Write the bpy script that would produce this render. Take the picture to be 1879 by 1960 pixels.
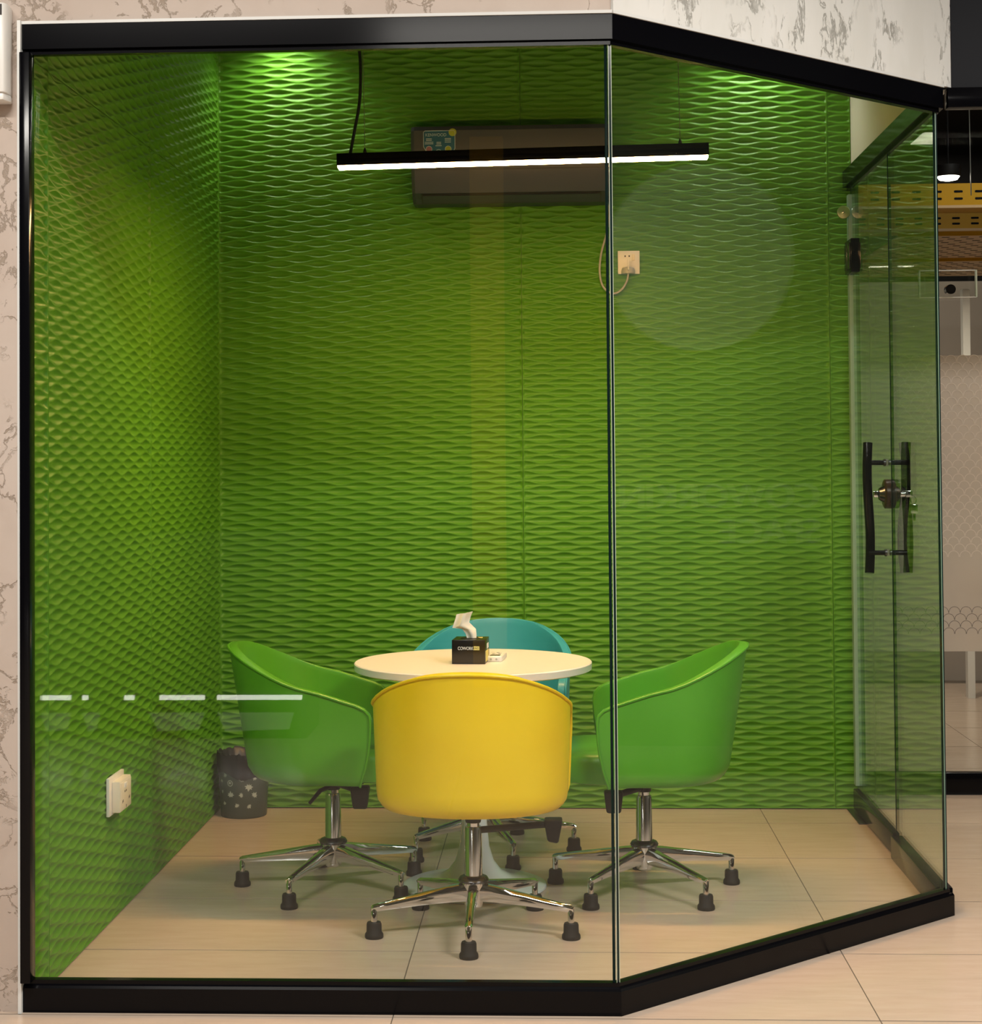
import bpy, bmesh, math, random
from mathutils import Vector, Matrix
random.seed(7)
PI = math.pi
sc = bpy.context.scene
for o in list(bpy.data.objects): bpy.data.objects.remove(o)
col = sc.collection

# ------------------------------------------------------------------ camera
F_PX, PPX, PPY = 3460.149, 900.02, 785.04
YAW, PITCH, ROLL = 0.0492, 0.0257, -0.0075
cyw, syw, cp, sp, cr, sr = math.cos(YAW), math.sin(YAW), math.cos(PITCH), math.sin(PITCH), math.cos(ROLL), math.sin(ROLL)
r0 = Vector((cyw, syw, 0)); fw = Vector((-syw*cp, cyw*cp, sp)); u0 = r0.cross(fw)
rr = r0*cr + u0*sr; uu = -r0*sr + u0*cr
cd = bpy.data.cameras.new('camera'); cam = bpy.data.objects.new('camera', cd); col.objects.link(cam)
m = Matrix.Identity(4)
for i in range(3):
    m[i][0] = rr[i]; m[i][1] = uu[i]; m[i][2] = -fw[i]
m[0][3], m[1][3], m[2][3] = 1.3439, -7.1012, 1.3766
cam.matrix_world = m
cd.sensor_fit = 'HORIZONTAL'; cd.sensor_width = 36; cd.lens = 36*F_PX/1879
cd.shift_x = (939.5-PPX)/1879; cd.shift_y = -(980-PPY)/1879
cd.clip_start = .05; cd.clip_end = 100
sc.camera = cam

# ------------------------------------------------------------------ world, exposure, large lights
w = bpy.data.worlds.new('world'); sc.world = w; w.use_nodes = True
w.node_tree.nodes['Background'].inputs[0].default_value = (1, .95, .88, 1)
w.node_tree.nodes['Background'].inputs[1].default_value = .012
vs = sc.view_settings
vs.view_transform = 'Standard'; vs.look = 'None'; vs.gamma = 1; vs.exposure = 0.0; vs.use_curve_mapping = False
PENDANT_W = 200.0     # emission strength of the pendant's lens
def area(name, loc, sx, sy, watts, colr, rot=(0, 0, 0), spread=None):
    l = bpy.data.lights.new(name, 'AREA'); l.shape = 'RECTANGLE'; l.size = sx; l.size_y = sy; l.energy = watts; l.color = colr
    if spread: l.spread = spread
    o = bpy.data.objects.new(name, l); o.location = loc; o.rotation_euler = rot; col.objects.link(o); return o
def spot(name, loc, target, watts, colr, ang, blend, rad=.03):
    l = bpy.data.lights.new(name, 'SPOT'); l.energy = watts; l.color = colr; l.spot_size = ang; l.spot_blend = blend; l.shadow_soft_size = rad
    o = bpy.data.objects.new(name, l); o.location = loc
    o.rotation_euler = (Vector(target)-Vector(loc)).to_track_quat('-Z', 'Y').to_euler(); col.objects.link(o); return o
WARM = (1, .86, .66); NEUT = (1, .95, .87); COOL = (.93, .97, 1)
area('corridor_light', (0.0, -4.7, 3.28), 1.2, .3, 108, NEUT)
area('corridor_light', (3.4, -4.0, 3.28), 1.2, .3, 150, NEUT)
area('corridor_light', (1.2, -6.2, 3.28), 1.2, .3, 45, NEUT)
area('neighbour_room_light', (3.5, 3.45, 3.2), .6, .4, 9, WARM)
area('neighbour_room_lamp', (3.02, 2.2, 2.33), .22, .07, 34, WARM)
area('tray_fill', (3.5, -.1, 3.25), .6, .3, 18, NEUT)  # unseen fill, added to brighten the yellow cable trays
spot('downlight_beam', (.27, -.12, 3.09), (.27, -.06, 2.0), 15, (1, .95, .80), 2.25, 1., .05)
spot('downlight_beam', (2.12, -.12, 3.09), (2.12, -.06, 2.0), 15, (1, .97, .86), 2.25, 1., .05)

# ------------------------------------------------------------------ materials
def mat(name, rgb, rough=.5, metal=0., spec=.5, coat=0., emit=None, estr=0., alpha=None):
    m = bpy.data.materials.new(name); m.use_nodes = True
    b = m.node_tree.nodes['Principled BSDF']
    b.inputs['Base Color'].default_value = (*rgb, 1); b.inputs['Roughness'].default_value = rough
    b.inputs['Metallic'].default_value = metal; b.inputs['Specular IOR Level'].default_value = spec
    if coat: b.inputs['Coat Weight'].default_value = coat; b.inputs['Coat Roughness'].default_value = .1
    if emit: b.inputs['Emission Color'].default_value = (*emit, 1); b.inputs['Emission Strength'].default_value = estr
    return m
def nd(m, t, **kw):
    n = m.node_tree.nodes.new(t)
    for k, v in kw.items(): setattr(n, k, v)
    return n
def lk(m, a, b): m.node_tree.links.new(a, b)
def bsdf(m): return m.node_tree.nodes['Principled BSDF']
def ramp(m, stops):
    n = nd(m, 'ShaderNodeValToRGB'); cr_ = n.color_ramp
    while len(cr_.elements) < len(stops): cr_.elements.new(.5)
    for e, (p, c) in zip(cr_.elements, stops): e.position = p; e.color = (*c, 1) if len(c) == 3 else c
    return n
def noisy(m, rgb1, rgb2, scale, detail=4, stretch=(1, 1, 1), bump=0., bscale=None):
    tc = nd(m, 'ShaderNodeTexCoord'); mp = nd(m, 'ShaderNodeMapping'); mp.inputs['Scale'].default_value = stretch
    n = nd(m, 'ShaderNodeTexNoise'); n.inputs['Scale'].default_value = scale; n.inputs['Detail'].default_value = detail
    lk(m, tc.outputs['Object'], mp.inputs[0]); lk(m, mp.outputs[0], n.inputs[0])
    rp = ramp(m, [(.3, rgb1), (.7, rgb2)]); lk(m, n.outputs[0], rp.inputs[0]); lk(m, rp.outputs[0], bsdf(m).inputs['Base Color'])
    if bump:
        n2 = nd(m, 'ShaderNodeTexNoise'); n2.inputs['Scale'].default_value = bscale or scale*4; lk(m, mp.outputs[0], n2.inputs[0])
        b = nd(m, 'ShaderNodeBump'); b.inputs['Strength'].default_value = bump; b.inputs['Distance'].default_value = .002
        lk(m, n2.outputs[0], b.inputs['Height']); lk(m, b.outputs[0], bsdf(m).inputs['Normal'])
    return m
M = {}
M['green_panel'] = noisy(mat('green_panel', (.1, .3, .02), .46, spec=.3), (.078, .25, .012), (.092, .275, .016), 3)
M['tile'] = mat('tile', (.55, .45, .34), .16, spec=.5)
def tile_nodes(m):
    tc = nd(m, 'ShaderNodeTexCoord'); oi = nd(m, 'ShaderNodeObjectInfo')
    ad = nd(m, 'ShaderNodeVectorMath', operation='ADD'); sc3 = nd(m, 'ShaderNodeVectorMath', operation='SCALE'); sc3.inputs['Scale'].default_value = 37
    cmb = nd(m, 'ShaderNodeCombineXYZ'); lk(m, oi.outputs['Random'], cmb.inputs[0]); lk(m, oi.outputs['Random'], cmb.inputs[1])
    lk(m, cmb.outputs[0], sc3.inputs[0]); lk(m, tc.outputs['Object'], ad.inputs[0]); lk(m, sc3.outputs[0], ad.inputs[1])
    mp = nd(m, 'ShaderNodeMapping'); mp.inputs['Scale'].default_value = (1.6, 9, 1); lk(m, ad.outputs[0], mp.inputs[0])
    n = nd(m, 'ShaderNodeTexNoise'); n.inputs['Scale'].default_value = 3.2; n.inputs['Detail'].default_value = 8; n.inputs['Roughness'].default_value = .68
    lk(m, mp.outputs[0], n.inputs[0])
    rp = ramp(m, [(.25, (.475, .37, .29)), (.5, (.52, .41, .325)), (.75, (.55, .44, .355))]); lk(m, n.outputs[0], rp.inputs[0])
    lk(m, rp.outputs[0], bsdf(m).inputs['Base Color'])
    r2 = nd(m, 'ShaderNodeMapRange'); r2.inputs[3].default_value = .12; r2.inputs[4].default_value = .26; lk(m, n.outputs[0], r2.inputs[0]); lk(m, r2.outputs[0], bsdf(m).inputs['Roughness'])
tile_nodes(M['tile'])
M['grout'] = mat('grout', (.10, .08, .06), .9)
def plaster(name, base1, base2, vein, vscale, stretch, thr, bump):
    m = mat(name, base1, .75, spec=.25)
    tc = nd(m, 'ShaderNodeTexCoord'); mp = nd(m, 'ShaderNodeMapping'); mp.inputs['Scale'].default_value = stretch; lk(m, tc.outputs['Object'], mp.inputs[0])
    wn = nd(m, 'ShaderNodeTexNoise'); wn.inputs['Scale'].default_value = 7; wn.inputs['Detail'].default_value = 6; lk(m, mp.outputs[0], wn.inputs[0])
    mx = nd(m, 'ShaderNodeMix', data_type='VECTOR'); mx.inputs['Factor'].default_value = .22
    lk(m, mp.outputs[0], mx.inputs[4]); lk(m, wn.outputs['Color'], mx.inputs[5])
    # thin broken veins: ridged noise around its mid value, masked by a second noise
    n = nd(m, 'ShaderNodeTexNoise'); n.inputs['Scale'].default_value = vscale; n.inputs['Detail'].default_value = 7; n.inputs['Roughness'].default_value = .62
    lk(m, mx.outputs[1], n.inputs[0])
    s = nd(m, 'ShaderNodeMath', operation='SUBTRACT'); s.inputs[1].default_value = .5; lk(m, n.outputs[0], s.inputs[0])
    a = nd(m, 'ShaderNodeMath', operation='ABSOLUTE'); lk(m, s.outputs[0], a.inputs[0])
    r1 = ramp(m, [(thr*.25, (1, 1, 1)), (thr, (0, 0, 0))]); lk(m, a.outputs[0], r1.inputs[0])
    n2 = nd(m, 'ShaderNodeTexNoise'); n2.inputs['Scale'].default_value = vscale*.9; n2.inputs['Detail'].default_value = 4; lk(m, mp.outputs[0], n2.inputs[0])
    r2 = ramp(m, [(.43, (0, 0, 0)), (.54, (1, 1, 1))]); lk(m, n2.outputs[0], r2.inputs[0])
    mu = nd(m, 'ShaderNodeMath', operation='MULTIPLY'); lk(m, r1.outputs[0], mu.inputs[0]); lk(m, r2.outputs[0], mu.inputs[1])
    n3 = nd(m, 'ShaderNodeTexNoise'); n3.inputs['Scale'].default_value = 5; n3.inputs['Detail'].default_value = 5; lk(m, mx.outputs[1], n3.inputs[0])
    rb = ramp(m, [(.35, base1), (.65, base2)]); lk(m, n3.outputs[0], rb.inputs[0])
    c = nd(m, 'ShaderNodeMix', data_type='RGBA'); lk(m, mu.outputs[0], c.inputs[0]); lk(m, rb.outputs[0], c.inputs[6]); c.inputs[7].default_value = (*vein, 1)
    lk(m, c.outputs[2], bsdf(m).inputs['Base Color'])
    b = nd(m, 'ShaderNodeBump'); b.inputs['Strength'].default_value = bump; b.inputs['Distance'].default_value = .004; b.invert = True
    ad = nd(m, 'ShaderNodeMath', operation='ADD'); lk(m, mu.outputs[0], ad.inputs[0]); lk(m, n3.outputs[0], ad.inputs[1])
    lk(m, ad.outputs[0], b.inputs['Height']); lk(m, b.outputs[0], bsdf(m).inputs['Normal'])
    return m
M['plaster_beige'] = plaster('plaster_beige', (.56, .46, .395), (.62, .525, .46), (.40, .32, .255), 7, (1, 1, 1), .020, .6)
M['plaster_white'] = plaster('plaster_white', (.74, .73, .69), (.80, .79, .76), (.38, .37, .34), 6.5, (1.3, 1.3, .55), .024, .35)
M['black'] = mat('black_frame', (.0025, .0025, .0035), .14, spec=.16)
M['black_matte'] = mat('black_matte', (.006, .006, .007), .5, spec=.3)
M['rubber'] = mat('rubber', (.008, .0078, .0078), .6, spec=.3)
M['chrome'] = mat('chrome', (.78, .78, .80), .07, metal=1)
M['gunmetal'] = mat('gunmetal', (.1, .1, .11), .25, metal=1)
M['white_paint'] = mat('white_paint', (.75, .75, .73), .5)
M['cream_paint'] = mat('cream_paint', (.72, .68, .56), .6)
M['ceiling_paint'] = mat('ceiling_paint', (.16, .155, .14), .8)
M['white_plastic'] = mat('white_plastic', (.82, .80, .76), .35)
M['ivory_plastic'] = mat('ivory_plastic', (.80, .74, .62), .35)
M['laminate'] = mat('laminate', (.82, .78, .71), .3)
M['pedestal'] = mat('pedestal', (.68, .74, .78), .22, coat=.3)
def vinyl(name, a, b, rough=.36): return noisy(mat(name, a, rough, spec=.5), a, b, 5, bump=.06, bscale=160)
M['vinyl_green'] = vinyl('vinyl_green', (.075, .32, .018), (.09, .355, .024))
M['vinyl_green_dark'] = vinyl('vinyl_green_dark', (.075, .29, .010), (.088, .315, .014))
M['vinyl_yellow'] = vinyl('vinyl_yellow', (.86, .60, .008), (.90, .66, .016))
M['vinyl_teal'] = vinyl('vinyl_teal', (.035, .30, .36), (.045, .33, .40))
M['ac_grey'] = mat('ac_grey', (.040, .050, .060), .4)
M['ac_dark'] = mat('ac_dark', (.03, .03, .032), .4)
M['lens'] = mat('lens', (1, .9, .7), .5, emit=(1, .55, .20), estr=PENDANT_W)
M['lamp'] = mat('lamp', (1, 1, 1), .5, emit=(1, .95, .85), estr=14)
M['prop_glow'] = mat('prop_glow', (1, 1, 1), .5, emit=(1, .96, .9), estr=9)  # glow of the added strips mirrored in the front pane, no real fixture
M['tray_yellow'] = mat('tray_yellow', (.62, .33, .004), .45, spec=.3)
M['tray_tan'] = mat('tray_tan', (.70, .47, .25), .5)
M['dark_void'] = mat('dark_void', (.006, .006, .007), .85, spec=.2)
M['navy'] = mat('navy', (.0025, .003, .006), .6, spec=.2)
M['film'] = noisy(mat('film', (.42, .36, .31), .55), (.40, .345, .295), (.46, .40, .345), 2.5)
M['film_line'] = mat('film_line', (.56, .50, .44), .45)
M['film_dark'] = mat('film_dark', (.10, .085, .08), .5)
M['grey_wall'] = mat('grey_wall', (.34, .30, .27), .7)
M['corridor'] = mat('corridor_wall', (.055, .05, .045), .8)
M['bin'] = mat('bin', (.045, .062, .055), .42)
M['bag'] = mat('bag', (.006, .006, .006), .35, spec=.35)
M['print'] = mat('print', (.42, .46, .42), .5)
M['carton'] = mat('carton', (.008, .007, .007), .25)
M['tissue'] = mat('tissue', (.85, .80, .70), .8)
M['white_ink'] = mat('white_ink', (.85, .85, .83), .6)
M['yellow_ink'] = mat('yellow_ink', (.80, .70, .22), .6)
M['blue_sticker'] = mat('blue_sticker', (.01, .10, .17), .35)
M['silver_ink'] = mat('silver_ink', (.42, .50, .54), .4)
M['lime_ink'] = mat('lime_ink', (.30, .36, .03), .4)
M['pink_ink'] = mat('pink_ink', (.28, .12, .16), .4)
M['seal'] = mat('seal', (.24, .38, .30), .3)
M['cable_black'] = mat('cable_black', (.008, .008, .008), .4)
M['cable_grey'] = mat('cable_grey', (.42, .42, .38), .45)
M['wire'] = mat('wire', (.45, .45, .42), .3, metal=1)
M['brown'] = mat('brown', (.022, .013, .009), .3, spec=.3); M['bumper'] = mat('bumper', (.14, .22, .07), .2)
M['amber'] = mat('amber', (.80, .48, .01), .5)
M['sign'] = mat('sign', (.10, .12, .10), .6); M['sign_light'] = mat('sign_light', (.5, .52, .5), .6)
def glass(name, tint, f0=.04):
    m = bpy.data.materials.new(name); m.use_nodes = True; nt = m.node_tree
    nt.nodes.remove(nt.nodes['Principled BSDF']); out = nt.nodes['Material Output']
    g = nd(m, 'ShaderNodeNewGeometry'); d = nd(m, 'ShaderNodeVectorMath', operation='DOT_PRODUCT'); lk(m, g.outputs['Incoming'], d.inputs[0]); lk(m, g.outputs['Normal'], d.inputs[1])
    a = nd(m, 'ShaderNodeMath', operation='ABSOLUTE'); lk(m, d.outputs['Value'], a.inputs[0])
    s = nd(m, 'ShaderNodeMath', operation='SUBTRACT', use_clamp=True); s.inputs[0].default_value = 1; lk(m, a.outputs[0], s.inputs[1])
    p = nd(m, 'ShaderNodeMath', operation='POWER'); p.inputs[1].default_value = 5; lk(m, s.outputs[0], p.inputs[0])
    f = nd(m, 'ShaderNodeMath', operation='MULTIPLY_ADD', use_clamp=True); f.inputs[1].default_value = 1-f0; f.inputs[2].default_value = f0; lk(m, p.outputs[0], f.inputs[0])
    t = nd(m, 'ShaderNodeBsdfTransparent'); t.inputs[0].default_value = (*tint, 1)
    gl = nd(m, 'ShaderNodeBsdfGlossy'); gl.inputs['Roughness'].default_value = .0; gl.inputs['Color'].default_value = (1, 1, 1, 1)
    mx = nd(m, 'ShaderNodeMixShader'); lk(m, f.outputs[0], mx.inputs[0]); lk(m, t.outputs[0], mx.inputs[1]); lk(m, gl.outputs[0], mx.inputs[2]); lk(m, mx.outputs[0], out.inputs[0])
    return m
M['glass'] = glass('glass', (.975, .985, .975), .026)
M['glass_green'] = glass('glass_green', (.90, .955, .92), .04)
M['glass_edge'] = mat('glass_edge', (.006, .02, .018), .15)
M['glass_edge_lit'] = mat('glass_edge_lit', (.55, .62, .50), .18)  # light caught by the polished pane edges is put into this pale colour

# ------------------------------------------------------------------ builders
class MB:
    def __init__(s): s.v = []; s.f = []; s.mi = []
    def add(s, vs_, fs, mi=0):
        k = len(s.v); s.v += [tuple(p) for p in vs_]; s.f += [tuple(i+k for i in f) for f in fs]; s.mi += [mi]*len(fs); return s
    def box(s, x0, x1, y0, y1, z0, z1, mi=0):
        return s.add([(x0, y0, z0), (x1, y0, z0), (x1, y1, z0), (x0, y1, z0), (x0, y0, z1), (x1, y0, z1), (x1, y1, z1), (x0, y1, z1)],
                     [(0, 3, 2, 1), (4, 5, 6, 7), (0, 1, 5, 4), (1, 2, 6, 5), (2, 3, 7, 6), (3, 0, 4, 7)], mi)
    def prism(s, pts, z0, z1, mi=0, mi_side=None):
        n = len(pts); v = [(x, y, z0) for x, y in pts]+[(x, y, z1) for x, y in pts]
        s.add(v, [tuple(range(n-1, -1, -1)), tuple(range(n, 2*n))], mi)
        k = len(s.v)-2*n
        for i in range(n):
            j = (i+1) % n; s.f.append((k+i, k+j, k+n+j, k+n+i)); s.mi.append(mi if mi_side is None else mi_side)
        return s
    def lathe(s, prof, n=32, c=(0, 0, 0), mi=0, a0=0., a1=2*PI):
        closed = abs(a1-a0-2*PI) < 1e-6; cols = n if closed else n+1; vs_ = []; fs = []
        for r, z in prof:
            for i in range(cols):
                a = a0+(a1-a0)*i/n; vs_.append((c[0]+r*math.cos(a), c[1]+r*math.sin(a), c[2]+z))
        for j in range(len(prof)-1):
            for i in range(n):
                i2 = (i+1) % cols
                fs.append((j*cols+i, j*cols+i2, (j+1)*cols+i2, (j+1)*cols+i))
        if closed:
            if prof[0][0] > 1e-5: fs.append(tuple(range(cols-1, -1, -1)))
            if prof[-1][0] > 1e-5: fs.append(tuple((len(prof)-1)*cols+i for i in range(cols)))
        return s.add(vs_, fs, mi)
    def tube(s, pts, rad, n=10, cap=True, mi=0):
        pts = [Vector(p) for p in pts]; vs_ = []; fs = []; N = len(pts)
        rads = rad if isinstance(rad, (list, tuple)) else [rad]*N
        prev = None
        for i, p in enumerate(pts):
            t = (pts[min(i+1, N-1)]-pts[max(i-1, 0)]).normalized()
            if prev is None:
                a = Vector((0, 0, 1)) if abs(t.z) < .9 else Vector((1, 0, 0)); x = t.cross(a).normalized()
            else:
                x = (prev-t*prev.dot(t)).normalized()
            prev = x; y = t.cross(x)
            for k in range(n):
                a = 2*PI*k/n; vs_.append(p+(x*math.cos(a)+y*math.sin(a))*rads[i])
        for i in range(N-1):
            for k in range(n):
                k2 = (k+1) % n; fs.append((i*n+k, i*n+k2, (i+1)*n+k2, (i+1)*n+k))
        if cap: fs.append(tuple(range(n-1, -1, -1))); fs.append(tuple((N-1)*n+k for k in range(n)))
        return s.add(vs_, fs, mi)
    def mesh(s, name, mats, smooth=False, bevel=0, ang=40):
        me = bpy.data.meshes.new(name); me.from_pydata(s.v, [], s.f); 
        for mm in (mats if isinstance(mats, (list, tuple)) else [mats]): me.materials.append(M[mm] if isinstance(mm, str) else mm)
        me.polygons.foreach_set('material_index', s.mi)
        bm = bmesh.new(); bm.from_mesh(me); bmesh.ops.recalc_face_normals(bm, faces=bm.faces)
        if bevel: bmesh.ops.bevel(bm, geom=[e for e in bm.edges if e.is_manifold and e.calc_face_angle(0) > .6], offset=bevel, segments=2, affect='EDGES', profile=.5)
        if smooth or bevel:
            for f in bm.faces: f.smooth = True
            for e in bm.edges: e.smooth = e.is_manifold and e.calc_face_angle(0) < math.radians(ang)
        bm.to_mesh(me); bm.free(); return me
    def build(s, name, mats, parent=None, **kw): return link(name, s.mesh(name, mats, **kw), parent)
def link(name, me, parent=None, loc=None, rot=None):
    o = bpy.data.objects.new(name, me); col.objects.link(o); o.parent = parent
    if loc: o.location = loc
    if rot: o.rotation_euler = rot
    return o
def tag(o, label=None, cat=None, group=None, kind=None):
    for k, v in (('label', label), ('category', cat), ('group', group), ('kind', kind)):
        if v: o[k] = v
    return o
def empty(name, loc, rz=0):
    o = bpy.data.objects.new(name, None); o.empty_display_size = .05; o.location = loc; o.rotation_euler = (0, 0, rz); col.objects.link(o); return o
def struct(o, label=None, cat=None): return tag(o, label, cat, kind='structure')
def text_mesh(txt, size, depth=.0004, sx=1.):
    c = bpy.data.curves.new('lettering', 'FONT'); c.body = txt; c.size = size; c.extrude = depth; c.align_x = 'LEFT'; c.offset = 0
    o = bpy.data.objects.new('lettering', c); col.objects.link(o); dg = bpy.context.evaluated_depsgraph_get(); dg.update()
    me = bpy.data.meshes.new_from_object(o.evaluated_get(dg)); bpy.data.objects.remove(o)
    for v in me.vertices: v.co.x *= sx
    return me
def ss(t): t = max(0, min(1, t)); return t*t*(3-2*t)
def lerp(a, b, t): return a+(b-a)*t
def interp(xs, ys, x):
    if x <= xs[0]: return ys[0]
    for i in range(len(xs)-1):
        if x <= xs[i+1]: return lerp(ys[i], ys[i+1], (x-xs[i])/(xs[i+1]-xs[i]))
    return ys[-1]
def catmull(pts, n=8):
    P = [Vector(p) for p in pts]; P = [P[0]*2-P[1]]+P+[P[-1]*2-P[-2]]; out = []
    for i in range(1, len(P)-2):
        for k in range(n):
            t = k/n; a, b, c, d = P[i-1:i+3]
            out.append(.5*((2*b)+(c-a)*t+(2*a-5*b+4*c-d)*t*t+(3*b-a-3*c+d)*t**3))
    out.append(P[-2]); return out

# ------------------------------------------------------------------ floor
XJ, XP, YJ, YP = .922, 1.187, -.265, .592
floor = struct(MB().box(-2.7, 5.7, -11.6, 4.2, -.08, -.0015).build('floor', 'grout'))
tme = MB().box(-XP/2+.0015, XP/2-.0015, -YP/2+.0035, YP/2-.0035, -.012, 0).mesh('tile', 'tile')
for i in range(-3, 4):
    for j in range(-7, 19):
        link('tile', tme, floor, (XJ+(i+.5)*XP, YJ-(j+.5)*YP, 0))

# ------------------------------------------------------------------ relief panels
PZ, PX_, PD = .02, .16, .0094
def relief(name, wd, ht, x_phase, flip=False, x_from=0., z_from=0., both_edges=True):
    """panel in the xz plane (x 0..wd, z 0..ht), carved face towards -y; grooves every 2 cm alternate along x"""
    xs = sorted(set([0, .002, .005, .009, wd-.009, wd-.005, wd-.002, wd]+[i*.01 for i in range(2, int((wd-.015)/.01)+1)]))
    v = []; f = []; nk = int(round(ht/PZ)); T = [-1, -.7, -.36, 0, .36, .7, 1]; n = len(T); NX = len(xs); start = []
    def clampz(z): return min(ht, max(0, z))
    for k in range(0, nk+1):
        base = len(v); start.append(base)
        for x in xs:
            e = ss((min(x, wd-x)-.001)/.008)
            xx = wd-x if flip else x
            s = .5+.5*math.cos(2*PI*(xx+x_phase)/PX_+PI*k); hh = PZ*(.13+.59*s)
            for t in T:
                z = k*PZ+t*hh
                ez = ss(min(z, ht-z)/.005) if 0 <= z <= ht else 0
                v.append((x, PD*(s**1.1)*(1-t*t)*(1-.35*t*t)*e*ez, clampz(z)))
        for i in range(NX-1):
            for t in range(n-1):
                q = base+i*n+t; f.append((q, q+n, q+n+1, q+1))
    # flat wavy bands between neighbouring grooves
    for k in range(nk):
        base = len(v)
        for i in range(NX): v.append(v[start[k]+i*n+n-1]); v.append(v[start[k+1]+i*n])
        for i in range(NX-1): q = base+2*i; f.append((q, q+2, q+3, q+1))
    # solid behind the carved face
    b = len(v); D = .018
    v += [(0, 0, 0), (wd, 0, 0), (wd, 0, ht), (0, 0, ht), (0, D, 0), (wd, D, 0), (wd, D, ht), (0, D, ht)]
    f += [(b+4, b+7, b+6, b+5), (b, b+4, b+5, b+1), (b+3, b+2, b+6, b+7), (b, b+3, b+7, b+4), (b+1, b+5, b+6, b+2)]
    me = bpy.data.meshes.new(name); me.from_pydata(v, [], f); me.materials.append(M['green_panel'])
    me.polygons.foreach_set('use_smooth', [True]*(len(f)-5)+[False]*5); me.update(); return me
GAP = .0015
H2 = .72
wall_b = struct(MB().box(-.12, 2.52, .02, .12, 0, 3.12).build('wall_back', 'dark_void'))
P_full = relief('panel', 1.2-GAP, 2.4-GAP, .0)
P_flip = relief('panel', 1.2-GAP, 2.4-GAP, .0, flip=True)
P_top = relief('panel', 1.2-GAP, H2, .0)
P_topf = relief('panel', 1.2-GAP, H2, .0, flip=True)
P_nar = relief('panel', .088, 2.4-GAP, .105)
P_nart = relief('panel', .088, H2, .105)
for me, x, z in ((P_full, 0, .004), (P_flip, 1.2, .004), (P_nar, 2.4, .004), (P_top, 0, 2.404), (P_topf, 1.2, 2.404), (P_nart, 2.4, 2.404)):
    link('panel', me, wall_b, (x, 0, z))
wall_l = struct(MB().box(-.10, -.02, -2.59, .12, 0, 3.12).build('wall_left', 'dark_void'))
P_cut = relief('panel', .17, 2.4-GAP, .0)
P_cutt = relief('panel', .17, H2, .0)
for me, y, z in ((P_full, -1.2+GAP, .004), (P_flip, -2.4+GAP, .004), (P_top, -1.2+GAP, 2.404), (P_topf, -2.4+GAP, 2.404), (P_cut, -2.57-GAP, .004), (P_cutt, -2.57-GAP, 2.404)):
    link('panel', me, wall_l, (0, y, z), (0, 0, PI/2))
# booth ceiling
A = (-.004, -2.62); B = (1.4835, -2.615); C = (2.5063, -1.617); D = (2.5063, 0.0)
ceil = struct(MB().prism([(-.1, -2.6), (1.478, -2.6), (2.49, -1.61), (2.49, .02), (-.1, .02)], 3.12, 3.2).build('ceiling', 'ceiling_paint'))
for x in (.27, 2.12):
    dl = empty('downlight', (x, -.12, 3.12)); tag(dl, 'recessed ceiling downlight above the %s end of the back wall' % ('left' if x < 1 else 'right'), 'downlight', 'downlights over the back wall')
    MB().lathe([(.052, 0), (.052, -.008), (.042, -.010), (.038, -.001)], 28).build('bezel', 'white_plastic', dl, smooth=True)
    MB().lathe([(.036, -.002), (0.0, -.003)], 28).build('diffuser', 'lamp', dl)

# ------------------------------------------------------------------ outer walls above and beside the glass
HT, HB = 2.477, 2.402
wl = struct(MB().box(-2.6, -.0105, -2.612, -2.50, 0, 3.3).build('wall_left_corridor', 'plaster_beige'))
wf = struct(MB().box(-.0105, 1.482, -2.612, -2.56, HT+.004, 3.3).build('wall_front', 'plaster_beige'))
n45 = Vector((C[1]-B[1], -(C[0]-B[0]))).normalized()      # outward of the angled side
def offs(p, d): return (p[0]+n45.x*d, p[1]+n45.y*d)
def run(p, q, out, inn, z0, z1, ext0=0, ext1=0):
    """box along p-q, from `out` outside (right of p>q) to `inn` inside"""
    p, q = Vector(p), Vector(q); t = (q-p).normalized(); n = Vector((t.y, -t.x)); p = p-t*ext0; q = q+t*ext1
    return [tuple(p+n*out), tuple(q+n*out), tuple(q-n*inn), tuple(p-n*inn)]
E2 = (C[0]+.0585, C[1]+.057)
pa = [B, (C[0]+.055, C[1]+.0535), (C[0]+.055, C[1]+.13), (B[0]-.03, B[1]+.06)]
pa = run(B, (C[0]+.03, C[1]+.028), 0.004, .05, 0, 0)
wa = struct(MB().prism(pa, HT+.004, 3.3).build('wall_angled', 'plaster_white'))
ws = struct(MB().prism([(2.49, -1.60), (2.505, -1.60), (2.505, .02), (2.49, .02)], HT, 3.12).build('wall_right', 'cream_paint'))
we = struct(MB().prism([(C[0]-.001, C[1]+.02), (C[0]+.028, C[1]+.028), (C[0]+.028, .12), (C[0]-.001, .12)], HT+.004, 3.3).build('wall_right_corridor', 'plaster_white'))

# black headers, curbs, post
def header(n, pts, z0, z1, bevel=.002): return struct(MB().prism(pts, z0, z1).build('trim_%d' % n, 'black', bevel=bevel))
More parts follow.
